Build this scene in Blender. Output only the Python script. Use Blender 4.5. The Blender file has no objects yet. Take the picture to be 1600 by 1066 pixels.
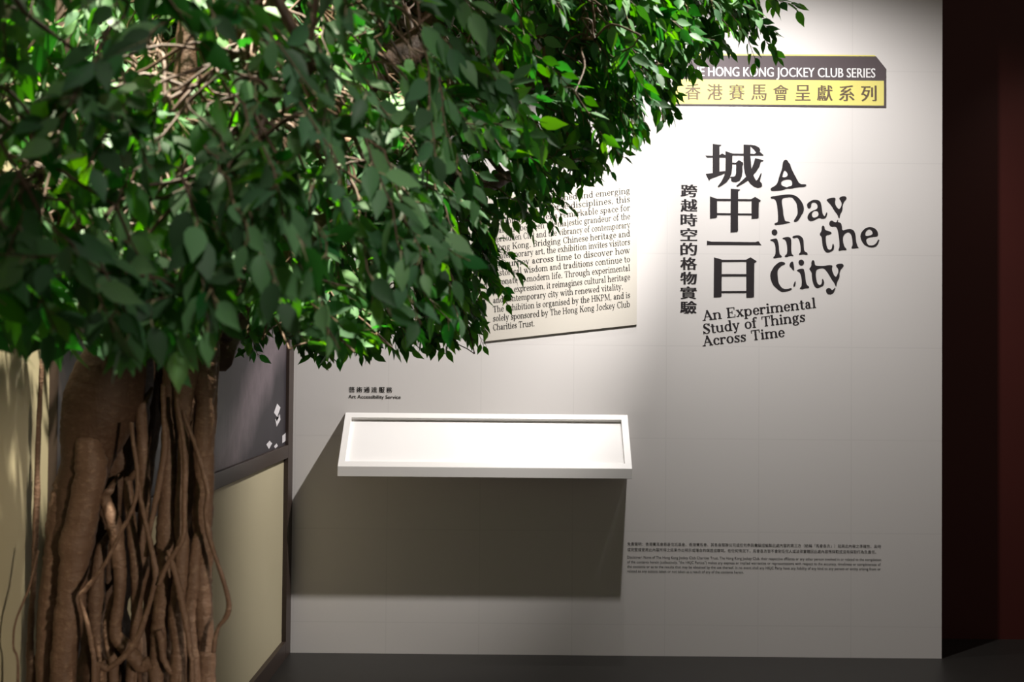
import bpy, bmesh, math, random
import numpy as np
from mathutils import Vector, Matrix, Euler
from mathutils.geometry import tessellate_polygon
random.seed(7)
rng = np.random.default_rng(7)
R = math.radians
scene = bpy.context.scene
COL = scene.collection

# ------------------------------------------------------------------ camera
W, H, F = 1600.0, 1066.0, 1509.0
CAM = Vector((0, 0, 1.5))
ROT = (Euler((R(90.98), 0, R(0.07)), 'XYZ').to_matrix() @ Matrix.Rotation(R(0.5), 3, 'Z'))
cd = bpy.data.cameras.new('camera')
cam = bpy.data.objects.new('camera', cd)
COL.objects.link(cam)
cam.matrix_world = Matrix.Translation(CAM) @ ROT.to_4x4()
cd.sensor_width = 36.0
cd.lens = 36.0 * F / W
cd.clip_start = 0.05
cd.dof.use_dof = True
cd.dof.focus_distance = 4.7
cd.dof.aperture_fstop = 4.5
scene.camera = cam
scene.view_settings.view_transform = 'Standard'
scene.view_settings.look = 'None'
scene.view_settings.gamma = 1.0
scene.view_settings.use_curve_mapping = False
scene.view_settings.exposure = 0.0

# ------------------------------------------------------------------ light
world = bpy.data.worlds.new('dim_hall')
scene.world = world
world.use_nodes = True
bg = world.node_tree.nodes['Background']
bg.inputs[0].default_value = (1.0, 0.86, 0.72, 1)
bg.inputs[1].default_value = 0.085

def spot(name, loc, target, power, angle, blend, color=(1, 1, 1), radius=0.03):
    l = bpy.data.lights.new(name, 'SPOT')
    l.energy = power
    l.spot_size = R(angle)
    l.spot_blend = blend
    l.color = color
    l.shadow_soft_size = radius
    o = bpy.data.objects.new(name, l)
    COL.objects.link(o)
    o.location = loc
    o.rotation_euler = (Vector(target) - Vector(loc)).to_track_quat('-Z', 'Y').to_euler()
    return o

spot('wall_spotlight', (0.71, 3.80, 3.70), (1.75, 4.9, 1.62), 290, 92, 1.0, (1, 0.965, 0.945))
spot('wall_spotlight', (1.42, 3.80, 3.70), (-0.52, 4.9, 1.36), 680, 45, 0.97, (1, 0.955, 0.92))
spot('wall_spotlight', (0.62, 4.57, 3.72), (0.95, 4.9, 1.75), 65, 62, 0.6, (1, 0.965, 0.945))
spot('tree_spotlight', (1.3, 2.5, 3.9), (0.20, 2.70, 2.1), 600, 47, 0.8, (1, 0.97, 0.88))
spot('tree_spotlight', (-0.60, 1.65, 4.0), (-0.98, 2.2, 1.2), 1800, 46, 0.6, (1, 0.92, 0.74), 0.015)
spot('front_spotlight', (1.40, -0.6, 1.55), (-0.95, 2.1, 0.80), 270, 23, 0.7, (1, 0.86, 0.68), 0.06)
spot('front_spotlight', (0.75, -0.7, 3.7), (-0.12, 1.45, 1.72), 230, 23, 1.0, (1, 0.97, 0.92), 0.12)
spot('corridor_spotlight', (3.2, 4.4, 3.9), (2.75, 5.25, 1.5), 13, 60, 1.0, (1, 0.8, 0.7))

# ------------------------------------------------------------------ helpers
def ray(px, py):
    return ROT @ Vector(((px - W / 2) / F, -(py - H / 2) / F, -1))

def at(px, py, Y):
    d = ray(px, py)
    return CAM + d * ((Y - CAM.y) / d.y)

def left(px, py, X):
    d = ray(px, py)
    return CAM + d * ((X - CAM.x) / d.x)

ROT_T = ROT.transposed()
def proj(p):
    v = ROT_T @ (Vector(p) - CAM)
    return (W / 2 + F * v.x / -v.z, H / 2 - F * v.y / -v.z)

def tag(o, label=None, cat=None, group=None, kind=None):
    if label: o['label'] = label
    if cat: o['category'] = cat
    if group: o['group'] = group
    if kind: o['kind'] = kind
    return o

def empty(name, loc, label, cat, group=None):
    o = bpy.data.objects.new(name, None)
    COL.objects.link(o)
    o.location = loc
    o.empty_display_size = 0.1
    return tag(o, label, cat, group)

def link_mesh(name, me, mats, parent=None):
    o = bpy.data.objects.new(name, me)
    COL.objects.link(o)
    for m in (mats if isinstance(mats, (list, tuple)) else [mats]):
        me.materials.append(m)
    if parent:
        o.parent = parent
        pw = parent
        off = Vector((0, 0, 0))
        while pw:
            off += pw.location
            pw = pw.parent
        me.transform(Matrix.Translation(-off))
    return o

def mesh_obj(name, verts, faces, mats, parent=None, smooth=False, mi=None):
    me = bpy.data.meshes.new(name)
    me.from_pydata([tuple(v) for v in verts], [], faces)
    if mi is not None:
        me.polygons.foreach_set('material_index', mi)
    if smooth:
        me.polygons.foreach_set('use_smooth', [True] * len(me.polygons))
    me.update()
    return link_mesh(name, me, mats, parent)

def origin_to(o, loc):
    loc = Vector(loc)
    o.data.transform(Matrix.Translation(-loc))
    o.location = loc
    return o

def bm_obj(name, bm, mats, parent=None, smooth=False):
    me = bpy.data.meshes.new(name)
    bmesh.ops.recalc_face_normals(bm, faces=bm.faces)
    bm.to_mesh(me)
    bm.free()
    if smooth:
        me.polygons.foreach_set('use_smooth', [True] * len(me.polygons))
    return link_mesh(name, me, mats, parent)

def add_box(bm, lo, hi, bev=0.0):
    lo, hi = Vector(lo), Vector(hi)
    r = bmesh.ops.create_cube(bm, size=1.0)
    for v in r['verts']:
        v.co = Vector([lo[i] + (v.co[i] + 0.5) * (hi[i] - lo[i]) for i in range(3)])
    if bev:
        es = list({e for v in r['verts'] for e in v.link_edges})
        bmesh.ops.bevel(bm, geom=es, offset=bev, segments=2, profile=0.6, affect='EDGES')

def box_obj(name, lo, hi, mats, parent=None, bev=0.0):
    bm = bmesh.new()
    add_box(bm, lo, hi, bev)
    return bm_obj(name, bm, mats, parent)

# ------------------------------------------------------------------ materials
def mat(name, color, rough=0.6, spec=0.5, metallic=0.0):
    m = bpy.data.materials.new(name)
    m.use_nodes = True
    b = m.node_tree.nodes['Principled BSDF']
    b.inputs['Base Color'].default_value = (*color, 1)
    b.inputs['Roughness'].default_value = rough
    b.inputs['Specular IOR Level'].default_value = spec
    b.inputs['Metallic'].default_value = metallic
    return m

class NT:
    def __init__(s, m):
        s.t = m.node_tree
        s.b = s.t.nodes['Principled BSDF']
    def n(s, typ, **kw):
        nd = s.t.nodes.new(typ)
        for k, v in kw.items():
            if k.startswith('i_'):
                nd.inputs[k[2:].replace('_', ' ')].default_value = v
            else:
                setattr(nd, k, v)
        return nd
    def l(s, a, b):
        s.t.links.new(a, b)
    def math(s, op, a, b=None):
        nd = s.t.nodes.new('ShaderNodeMath')
        nd.operation = op
        for i, v in enumerate((a, b)):
            if v is None: continue
            if isinstance(v, (int, float)): nd.inputs[i].default_value = v
            else: s.l(v, nd.inputs[i])
        return nd.outputs[0]
    def mix(s, fac, a, b):
        nd = s.t.nodes.new('ShaderNodeMix')
        nd.data_type = 'RGBA'
        for i, v in ((0, fac), (6, a), (7, b)):
            if isinstance(v, (int, float)): nd.inputs[i].default_value = v
            elif isinstance(v, tuple): nd.inputs[i].default_value = (*v, 1)
            else: s.l(v, nd.inputs[i])
        return nd.outputs[2]
    def noise(s, scale, detail=3, rough=0.5, stretch=None):
        tc = s.n('ShaderNodeTexCoord')
        nz = s.n('ShaderNodeTexNoise')
        nz.inputs['Scale'].default_value = scale
        nz.inputs['Detail'].default_value = detail
        nz.inputs['Roughness'].default_value = rough
        if stretch:
            mp = s.n('ShaderNodeMapping')
            mp.inputs['Scale'].default_value = stretch
            s.l(tc.outputs['Object'], mp.inputs['Vector'])
            s.l(mp.outputs[0], nz.inputs['Vector'])
        else:
            s.l(tc.outputs['Object'], nz.inputs['Vector'])
        return nz.outputs['Fac']
    def bump(s, h, strength, dist=0.01):
        bp = s.n('ShaderNodeBump')
        bp.inputs['Strength'].default_value = strength
        bp.inputs['Distance'].default_value = dist
        s.l(h, bp.inputs['Height'])
        s.l(bp.outputs[0], s.b.inputs['Normal'])

def mottled(name, c0, c1, scale, rough=0.6, bump=0.0, spec=0.5, stretch=None, detail=4):
    m = mat(name, c0, rough, spec)
    t = NT(m)
    f = t.noise(scale, detail, 0.55, stretch)
    t.l(t.mix(f, c0, c1), t.b.inputs['Base Color'])
    if bump: t.bump(f, bump)
    return m

# white papered wall with a faint square grid of sheet joints
M_wall = mat('white_wall_paper', (0.74, 0.71, 0.685), 0.62, 0.3)
t = NT(M_wall)
tc = t.n('ShaderNodeTexCoord')
sx = t.n('ShaderNodeSeparateXYZ')
t.l(tc.outputs['Object'], sx.inputs[0])
def line_mask(sock, off, pitch=0.4695, half=0.0028):
    a = t.math('ADD', sock, off)
    a = t.math('DIVIDE', a, pitch)
    a = t.math('FRACT', a)
    a = t.math('SUBTRACT', a, 0.5)
    a = t.math('ABSOLUTE', a)
    a = t.math('MULTIPLY', a, pitch)
    return t.math('LESS_THAN', a, half)
# joints at X = 1.717 - k*pitch and Z = 0.627 + k*pitch
lx = line_mask(sx.outputs['X'], 20 * 0.4695 - 1.717 + 0.4695 / 2)
lz = line_mask(sx.outputs['Z'], 20 * 0.4695 - 0.627 + 0.4695 / 2)
ln = t.math('MAXIMUM', lx, lz)
ln = t.math('MULTIPLY', ln, 0.09)
t.l(t.mix(ln, (0.74, 0.71, 0.685), (0.3, 0.28, 0.27)), t.b.inputs['Base Color'])
fine = t.noise(260, 2)
t.bump(fine, 0.05, 0.002)

M_cream = mottled('cream_wall_paint', (0.46, 0.41, 0.275), (0.42, 0.37, 0.245), 3, 0.6, 0.0, 0.3)
M_red = mottled('dark_red_wall_paint', (0.072, 0.0095, 0.006), (0.056, 0.0075, 0.005), 2, 0.55)
M_floor = mottled('dark_floor_vinyl', (0.018, 0.0166, 0.0145), (0.0135, 0.0125, 0.011), 9, 0.42, 0.03)
M_brown = mottled('dark_brown_timber', (0.040, 0.026, 0.020), (0.028, 0.018, 0.014), 6, 0.45, 0.02, 0.5, (1, 1, 12))
M_shelf = mat('white_lacquer', (0.84, 0.82, 0.79), 0.4, 0.4)
M_tray = mat('white_tray_paper', (0.86, 0.84, 0.82), 0.6, 0.3)
M_ink = mat('black_vinyl', (0.027, 0.023, 0.025), 0.38, 0.5)
M_print = mat('black_print', (0.018, 0.016, 0.015), 0.6, 0.3)
M_board = mat('ivory_board', (0.66, 0.62, 0.545), 0.6, 0.3)
M_edge_shade = mat('board_edge_shade', (0.14, 0.11, 0.085), 0.6, 0.3)  # brown on the board edges stands in for their thin shadow line
M_sgrey = mat('sign_dark_grey', (0.105, 0.085, 0.09), 0.45, 0.5)
M_syel = mat('sign_yellow', (0.80, 0.72, 0.22), 0.55, 0.3)
M_sink = mat('sign_lettering_grey', (0.15, 0.11, 0.075), 0.5, 0.4)
M_swhite = mat('sign_lettering_white', (0.86, 0.85, 0.85), 0.5, 0.3)

def bark(name, c0, c1, c2, ring=1.0):
    m = mat(name, c0, 0.62, 0.35)
    t = NT(m)
    f = t.noise(14, 5, 0.6, (1, 1, 0.35))
    g = t.noise(60, 4, 0.65, (1, 1, 1.6))
    c = t.mix(f, c0, c1)
    cr = t.n('ShaderNodeValToRGB')
    cr.color_ramp.elements[0].position = 0.52
    cr.color_ramp.elements[1].position = 0.72
    t.l(g, cr.inputs[0])
    c = t.mix(t.math('MULTIPLY', cr.outputs[0], 0.55), c, c2)
    t.l(c, t.b.inputs['Base Color'])
    h = t.math('ADD', f, t.math('MULTIPLY', g, 0.5 * ring))
    t.bump(h, 0.6, 0.012)
    return m
M_bark = bark('brown_bark', (0.16, 0.092, 0.058), (0.075, 0.041, 0.026), (0.25, 0.165, 0.108))
M_limb = bark('smooth_limb_bark', (0.088, 0.046, 0.026), (0.044, 0.023, 0.0135), (0.13, 0.08, 0.05), 0.8)
M_twig = mottled('brown_twig', (0.13, 0.075, 0.045), (0.08, 0.045, 0.028), 30, 0.6, 0.1)
M_petiole = mat('pale_leaf_stalk', (0.30, 0.25, 0.13), 0.55)

def leaf_mat(name):
    m = bpy.data.materials.new(name)
    m.use_nodes = True
    nt = m.node_tree
    t = NT(m)
    at_ = t.n('ShaderNodeAttribute')
    at_.attribute_name = 'leaf_tint'
    geo = t.n('ShaderNodeNewGeometry')
    top = at_.outputs['Color']
    hs = t.n('ShaderNodeHueSaturation')
    hs.inputs['Saturation'].default_value = 0.64
    hs.inputs['Value'].default_value = 1.5
    t.l(top, hs.inputs['Color'])
    c = t.mix(geo.outputs['Backfacing'], top, hs.outputs[0])
    t.l(c, t.b.inputs['Base Color'])
    t.b.inputs['Roughness'].default_value = 0.5
    t.b.inputs['Specular IOR Level'].default_value = 0.25
    tr = t.n('ShaderNodeBsdfTranslucent')
    hv = t.n('ShaderNodeHueSaturation')
    hv.inputs['Hue'].default_value = 0.475
    hv.inputs['Saturation'].default_value = 1.15
    hv.inputs['Value'].default_value = 2.2
    t.l(top, hv.inputs['Color'])
    t.l(hv.outputs[0], tr.inputs['Color'])
    ms = t.n('ShaderNodeMixShader')
    ms.inputs[0].default_value = 0.35
    t.l(t.b.outputs[0], ms.inputs[1])
    t.l(tr.outputs[0], ms.inputs[2])
    t.l(ms.outputs[0], nt.nodes['Material Output'].inputs['Surface'])
    return m
M_leaf = leaf_mat('ficus_leaf')

# ------------------------------------------------------------------ setting
WY = 4.9                     # face of the white wall
WXL, WXR = -1.133, 2.175     # left corner, free right end
fl = box_obj('floor', (WXL - 0.1, -1.2, -0.05), (4.6, 5.45, 0.0), M_floor)
tag(fl, 'dark vinyl floor', 'floor', kind='structure')
wb = box_obj('wall_back', (WXL - 0.1, WY, 0.0), (WXR, WY + 0.14, 4.4), M_wall)
tag(wb, 'white title wall with faint square joints', 'wall', kind='structure')
wl = box_obj('wall_left', (WXL - 0.1, -1.2, 0.0), (WXL, WY, 4.4), M_cream)
tag(wl, 'cream side wall behind the tree', 'wall', kind='structure')
wr = box_obj('wall_right', (WXR - 0.2, 5.25, 0.0), (4.6, 5.45, 4.4), M_red)
tag(wr, 'dark red wall beyond the free end of the white wall', 'wall', kind='structure')
# dark trim of the left wall: corner post, picture rail, base rail
TD = 0.022
z_rail_lo = left(447, 717, WXL + TD).z
z_rail_hi = left(447, 697, WXL + TD).z
def trim(name, lo, hi, label):
    return tag(box_obj(name, lo, hi, M_brown, bev=0.002), label, 'trim', kind='structure')
trim('trim_1', (WXL, WY - 0.10, 0.0), (WXL + TD, WY, 4.4), 'dark brown corner post of the left wall')
trim('trim_2', (WXL, 2.62, z_rail_lo), (WXL + TD, WY - 0.10, z_rail_hi), 'dark brown rail under the grey mural')
trim('trim_3', (WXL, 2.36, 0.085), (WXL + TD, 2.62, 4.4), 'dark brown upright strip of the left wall behind the trunk')  # wide dark strip on the wall next to the trunk
tag(box_obj('baseboard_left', (WXL, 1.0, 0.0), (WXL + TD, WY - 0.10, 0.085), M_brown, bev=0.002), 'dark brown base rail of the left wall', 'baseboard', kind='structure')

# grey aerial mural on the left wall
M_mural = mat('mural_print', (0.1, 0.09, 0.1), 0.45, 0.2)
t = NT(M_mural)
tc = t.n('ShaderNodeTexCoord')
sp = t.n('ShaderNodeSeparateXYZ')
t.l(tc.outputs['Object'], sp.inputs[0])
nz = t.noise(6, 6, 0.65, (1, 1, 0.45))
nz2 = t.noise(22, 5, 0.7, (1, 1, 0.5))
# a pale dust road running diagonally up to the far corner
d = t.math('SUBTRACT', sp.outputs['Z'], t.math('MULTIPLY', sp.outputs['Y'], 0.62))
d = t.math('ADD', d, t.math('MULTIPLY', nz, 0.28))
d = t.math('ABSOLUTE', t.math('ADD', d, -0.10))
cr = t.n('ShaderNodeValToRGB')
cr.color_ramp.elements[0].position = 0.06
cr.color_ramp.elements[0].color = (1, 1, 1, 1)
cr.color_ramp.elements[1].position = 0.22
cr.color_ramp.elements[1].color = (0, 0, 0, 1)
t.l(d, cr.inputs[0])
base = t.mix(nz, (0.022, 0.020, 0.024), (0.045, 0.040, 0.046))
road = t.mix(nz2, (0.07, 0.056, 0.062), (0.21, 0.17, 0.19))
t.l(t.mix(cr.outputs[0], base, road), t.b.inputs['Base Color'])
mur = empty('photo_mural', (WXL + 0.006, 3.7, z_rail_hi), 'grey aerial photo mural framed in dark brown above the cream panel', 'mural')
box_obj('printed_panel', (WXL, 2.62, z_rail_hi), (WXL + 0.006, WY - 0.10, 4.4), M_mural, mur)
M_mwhite = mat('mural_white', (0.62, 0.60, 0.62), 0.45)
M_mdark = mat('mural_dark', (0.03, 0.028, 0.033), 0.45)
def mural_patch(name, pts, m):
    ps = [left(x, y, WXL + 0.0065) for x, y in pts]
    mesh_obj(name, ps + [p + Vector((0.0008, 0, 0)) for p in ps],
             [tuple(range(len(ps), 2 * len(ps)))] + [(i, (i + 1) % len(ps), len(ps) + (i + 1) % len(ps), len(ps) + i) for i in range(len(ps))], m, mur)
mural_patch('printed_truck', [(428, 645), (433, 631), (438, 637), (433, 652)], M_mwhite)
mural_patch('printed_truck', [(430, 656), (437, 647), (438, 656), (432, 667)], M_mwhite)
mural_patch('printed_shadow', [(431, 655), (437, 643), (438, 647), (432, 659)], M_mdark)
mural_patch('printed_rubble', [(416, 695), (421, 689), (425, 693), (420, 702)], M_mwhite)
mural_patch('printed_rubble', [(441, 681), (446, 677), (446, 689), (441, 693)], M_mwhite)
mural_patch('printed_rubble', [(428, 698), (432, 693), (434, 697), (430, 701)], M_mwhite)

# ------------------------------------------------------------------ lettering tools
def wall_pt(px, py, lift):
    return at(px, py, WY - lift)

def chaikin(pts, n=1):
    for _ in range(n):
        o = []
        for i in range(len(pts)):
            a, b = pts[i], pts[(i + 1) % len(pts)]
            o.append((a[0] * .75 + b[0] * .25, a[1] * .75 + b[1] * .25))
            o.append((a[0] * .25 + b[0] * .75, a[1] * .25 + b[1] * .75))
        pts = o
    return pts

class Ink:
    """gathers flat prisms lying on the white wall, in photo pixels of that wall"""
    def __init__(s, lift0=0.0, lift1=0.0012):
        s.v, s.f, s.l0, s.l1 = [], [], lift0, lift1
        s.step = 4e-5          # layers of one letter do not share a plane
    def poly(s, loops):
        flat = [p for lp in loops for p in lp]
        tris = tessellate_polygon([[Vector((x, y, 0)) for x, y in lp] for lp in loops])
        n0, N = len(s.v), len(flat)
        s.l1 += s.step
        s.v += [wall_pt(x, y, s.l1) for x, y in flat] + [wall_pt(x, y, s.l0) for x, y in flat]
        s.f += [tuple(n0 + i for i in tri) for tri in tris]
        k = 0
        for lp in loops:
            m = len(lp)
            for i in range(m):
                a, b = n0 + k + i, n0 + k + (i + 1) % m
                s.f.append((a, b, b + N, a + N))
            k += m
    def flat(s, verts, faces):
        n0 = len(s.v)
        s.v += [wall_pt(x, y, s.l1) for x, y in verts]
        s.f += [tuple(n0 + i for i in f) for f in faces]
    def build(s, name, m, parent=None):
        return mesh_obj(name, s.v, s.f, m, parent)

_cache = {}
def font_mesh(text):
    """outline of a text in the built-in font, unit size"""
    if text in _cache: return _cache[text]
    cu = bpy.data.curves.new('lettering', 'FONT')
    cu.body = text
    cu.size = 1.0
    cu.resolution_u = 3
    cu.fill_mode = 'FRONT'
    o = bpy.data.objects.new('lettering', cu)
    COL.objects.link(o)
    dg = bpy.context.evaluated_depsgraph_get()
    dg.update()
    me = bpy.data.meshes.new_from_object(o.evaluated_get(dg))
    vs = [(v.co.x, v.co.y) for v in me.vertices]
    fs = [tuple(p.vertices) for p in me.polygons]
    bpy.data.meshes.remove(me)
    bpy.data.objects.remove(o)
    bpy.data.curves.remove(cu)
    _cache[text] = (vs, fs)
    return vs, fs

def set_font_line(ink, text, x0, x1, y0, y1, cap, capfrac=0.7, fat=()):
    """text stretched from px (x0,y0) to (x1,y1) on its baseline; cap = height in px of capitals"""
    vs, fs = font_mesh(text)
    lo, hi = min(v[0] for v in vs), max(v[0] for v in vs)
    sc = cap / capfrac
    for dx in (fat or (0,)):
        ink.l1 += 3e-5
        ink.flat([(x0 + (v[0] - lo) / (hi - lo) * (x1 - x0) + dx,
                   y0 + (y1 - y0) * (v[0] - lo) / (hi - lo) - v[1] * sc) for v in vs], fs)

def set_char(ink, ch, cx, cy, w, h, fat=(0,)):
    """one character centred on px (cx,cy); w,h = size of its ink box"""
    vs, fs = font_mesh(ch)
    x0, x1 = min(v[0] for v in vs), max(v[0] for v in vs)
    y0, y1 = min(v[1] for v in vs), max(v[1] for v in vs)
    bw, bh = max(x1 - x0, 0.55), max(y1 - y0, 0.55)
    for dx in fat:
        ink.l1 += 3e-5
        ink.flat([(cx + (v[0] - (x0 + x1) / 2) / bw * w + dx, cy - (v[1] - (y0 + y1) / 2) / bh * h) for v in vs], fs)

# a small contrast serif face: strips in em units
TK, TN, SF = 0.098, 0.052, 0.05
def gV(x, y0, y1, sb=1, st=1, w=None):
    w = w or TK
    h = w / 2
    o = [[(x - h, y0), (x + h, y0), (x + h, y1), (x - h, y1)]]
    if sb: o.append([(x - h - SF, y0), (x + h + SF, y0), (x + h + SF, y0 + TN), (x - h - SF, y0 + TN)])
    if st == 1: o.append([(x - h - SF, y1 - 0.055), (x - h - SF, y1 - 0.025), (x, y1), (x, y1 - 0.055)])
    if st == 2: o.append([(x - h - SF, y1 - TN), (x + h + SF, y1 - TN), (x + h + SF, y1), (x - h - SF, y1)])
    return o
def gA(cx, cy, rx, ry, a0, a1, k=1.0):
    n = max(4, int(abs(a1 - a0) / 24))
    pts = []
    for i in range(n + 1):
        a = R(a0 + (a1 - a0) * i / n)
        th = TN + (TK * 1.05 - TN) * abs(math.cos(a)) ** 1.4 * k
        c, s_ = math.cos(a), math.sin(a)
        pts.append(((cx + (rx) * c, cy + (ry) * s_), (cx + (rx - th) * c, cy + (ry - TN * 0.9 - 0.3 * (th - TN) * 0) * s_)))
    return [[pts[i][0], pts[i + 1][0], pts[i + 1][1], pts[i][1]] for i in range(n)]
def gL(x0, y0, x1, y1, w):
    dx, dy = x1 - x0, y1 - y0
    L = math.hypot(dx, dy)
    nx, ny = -dy / L * w / 2, dx / L * w / 2
    return [[(x0 + nx, y0 + ny), (x0 - nx, y0 - ny), (x1 - nx, y1 - ny), (x1 + nx, y1 + ny)]]
def gD(x, y, r):
    return [[(x + r * math.cos(R(45 * i)), y + r * math.sin(R(45 * i))) for i in range(8)]]
def gB(x0, x1, y0, y1):
    return [[(x0, y0), (x1, y0), (x1, y1), (x0, y1)]]
XH, CH, AS, DS = 0.46, 0.68, 0.71, -0.2
def sser(x, y, w=0.16):   # serif bar centred at x
    return gB(x - w / 2, x + w / 2, y, y + TN)
G = {
 'a': (.47, gA(.20, .33, .135, .14, -5, 165) + gV(.29, .04, .34, 0, 0) + gA(.20, .135, .155, .145, 60, 330) + gL(.30, .04, .42, .03, .045) + gD(.105, .34, .045)),
 'b': (.54, gV(.11, 0, AS, 0, 1) + gA(.28, .23, .21, .24, -165, 165)),
 'c': (.45, gA(.25, .23, .21, .24, 35, 325) + gD(.37, .34, .05)),
 'd': (.55, gV(.41, 0, AS, 0, 1) + gA(.25, .23, .21, .24, 15, 345) + gL(.41, .02, .52, .02, .04)),
 'e': (.46, gA(.24, .23, .20, .24, 0, 325) + gB(.07, .43, .225, .262)),
 'f': (.34, gV(.14, 0, .58, 1, 0) + gA(.24, .57, .145, .145, 60, 180) + gB(.02, .29, .42, .46) + gD(.31, .65, .05)),
 'g': (.50, gA(.22, .30, .17, .17, 0, 360) + gA(.23, -.06, .20, .13, 0, 360, .5) + gL(.10, .15, .12, .06, .06) + gL(.33, .41, .46, .46, .05) + gL(.12, .05, .35, .05, .06)),
 'h': (.57, gV(.11, 0, AS, 1, 1) + gV(.43, 0, .32, 1, 0) + gA(.29, .30, .185, .165, 0, 150, .8)),
 'i': (.28, gV(.13, 0, XH, 1, 1) + gD(.13, .61, .058)),
 'j': (.28, gV(.15, -.08, XH, 0, 1) + gA(.06, -.08, .134, .12, 270, 360) + gD(.13, .61, .058)),
 'k': (.54, gV(.11, 0, AS, 1, 1) + gL(.15, .2, .42, .44, .04) + gL(.23, .26, .45, .02, .09) + sser(.44, 0) + sser(.41, .42, .15)),
 'l': (.28, gV(.13, 0, AS, 1, 1)),
 'm': (.84, gV(.11, 0, XH, 1, 1) + gV(.42, 0, .32, 1, 0) + gV(.72, 0, .32, 1, 0) + gA(.28, .30, .184, .165, 0, 150, .8) + gA(.58, .30, .184, .165, 0, 150, .8)),
 'n': (.57, gV(.11, 0, XH, 1, 1) + gV(.43, 0, .32, 1, 0) + gA(.29, .30, .185, .165, 0, 150, .8)),
 'o': (.51, gA(.255, .23, .22, .24, 0, 360)),
 'p': (.55, gV(.11, DS, XH, 1, 1) + gA(.29, .23, .21, .24, -165, 165)),
 'q': (.54, gV(.42, DS, XH, 1, 0) + gA(.25, .23, .21, .24, 15, 345)),
 'r': (.41, gV(.11, 0, XH, 1, 1) + gA(.28, .30, .17, .16, 60, 160, .6) + gD(.34, .39, .055)),
 's': (.40, gA(.20, .345, .145, .125, 20, 270, .55) + gA(.195, .125, .155, .135, -160, 90, .55) + gL(.11, .33, .31, .15, .085) + gL(.345, .46, .345, .33, .035) + gL(.045, .15, .045, 0, .035)),
 't': (.34, gV(.15, .07, .60, 0, 0) + gB(.03, .29, .42, .46) + gA(.245, .10, .139, .115, 180, 320) ),
 'u': (.57, gV(.12, .13, XH, 0, 1) + gV(.43, 0, XH, 0, 1) + gA(.28, .15, .204, .165, 180, 320, .8) + gL(.43, .02, .53, .02, .04)),
 'v': (.50, gL(.09, .44, .26, .01, .09) + gL(.40, .44, .27, .01, .04) + sser(.10, .42) + sser(.40, .42, .14)),
 'w': (.73, gL(.09, .44, .24, .01, .085) + gL(.36, .44, .25, .01, .038) + gL(.34, .44, .49, .01, .085) + gL(.63, .44, .50, .01, .038) + sser(.10, .42) + sser(.34, .42, .15) + sser(.63, .42, .14)),
 'x': (.51, gL(.10, .45, .40, .02, .09) + gL(.39, .44, .10, .02, .04) + sser(.11, .42, .17) + sser(.39, .42, .14) + sser(.10, 0, .15) + sser(.39, 0, .17)),
 'y': (.50, gL(.09, .44, .26, .02, .09) + gL(.41, .44, .20, -.15, .04) + sser(.10, .42) + sser(.41, .42, .14) + gD(.14, -.15, .055)),
 'z': (.45, gB(.05, .40, 0, .04) + gB(.05, .40, .42, .46) + gL(.10, .02, .35, .44, .08)),
 'A': (.68, gL(.32, .68, .57, .02, .10) + gL(.34, .66, .11, .02, .042) + gB(.17, .48, .22, .26) + sser(.10, 0, .19) + sser(.56, 0, .22)),
 'B': (.62, gV(.14, 0, CH, 1, 2) + gA(.28, .51, .24, .17, -90, 90) + gA(.29, .19, .27, .19, -90, 90) + gB(.1, .3, .64, .68) + gB(.1, .3, .33, .37) + gB(.1, .3, 0, .04)),
 'C': (.63, gA(.34, .34, .29, .355, 40, 320) + gL(.56, .68, .56, .47, .035) + gL(.56, .22, .56, .10, .035)),
 'D': (.70, gV(.14, 0, CH, 1, 2) + gA(.30, .34, .34, .34, -90, 90) + gB(.1, .32, .64, .68) + gB(.1, .32, 0, .04)),
 'E': (.61, gV(.14, 0, CH, 1, 2) + gB(.1, .53, .64, .68) + gB(.1, .55, 0, .04) + gB(.1, .38, .33, .37) + gB(.50, .53, .50, .68) + gB(.52, .55, 0, .19) + gB(.36, .39, .25, .45)),
 'F': (.57, gV(.14, 0, CH, 1, 2) + gB(.1, .51, .64, .68) + gB(.1, .38, .33, .37) + gB(.48, .51, .50, .68) + gB(.36, .39, .25, .45)),
 'H': (.73, gV(.14, 0, CH, 1, 2) + gV(.58, 0, CH, 1, 2) + gB(.14, .58, .33, .37)),
 'J': (.40, gV(.22, .10, CH, 0, 2) + gA(.125, .10, .139, .13, 210, 360)),
 'K': (.68, gV(.14, 0, CH, 1, 2) + gL(.18, .30, .54, .66, .042) + gL(.30, .42, .57, .02, .10) + sser(.56, 0, .2) + sser(.54, .64, .18)),
 'M': (.84, gV(.12, 0, CH, 1, 1, .045) + gV(.70, 0, CH, 1, 2) + gL(.14, .66, .41, .02, .09) + gL(.68, .66, .41, .02, .042) + gB(.03, .2, .64, .68)),
 'P': (.58, gV(.14, 0, CH, 1, 2) + gA(.28, .49, .25, .19, -90, 90) + gB(.1, .3, .64, .68) + gB(.1, .3, .30, .34)),
 'S': (.52, gA(.26, .51, .20, .185, 20, 270, .6) + gA(.26, .18, .21, .195, -165, 90, .6) + gL(.13, .48, .40, .22, .11) + gL(.46, .68, .46, .50, .035) + gL(.05, .19, .05, 0, .035)),
 'T': (.62, gV(.31, 0, CH, 1, 0) + gB(.04, .58, .64, .68) + gB(.04, .072, .49, .68) + gB(.548, .58, .49, .68)),
 '.': (.24, gD(.11, .05, .058)),
 ',': (.24, gD(.11, .05, .058) + gL(.14, .04, .07, -.11, .04)),
}
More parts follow.
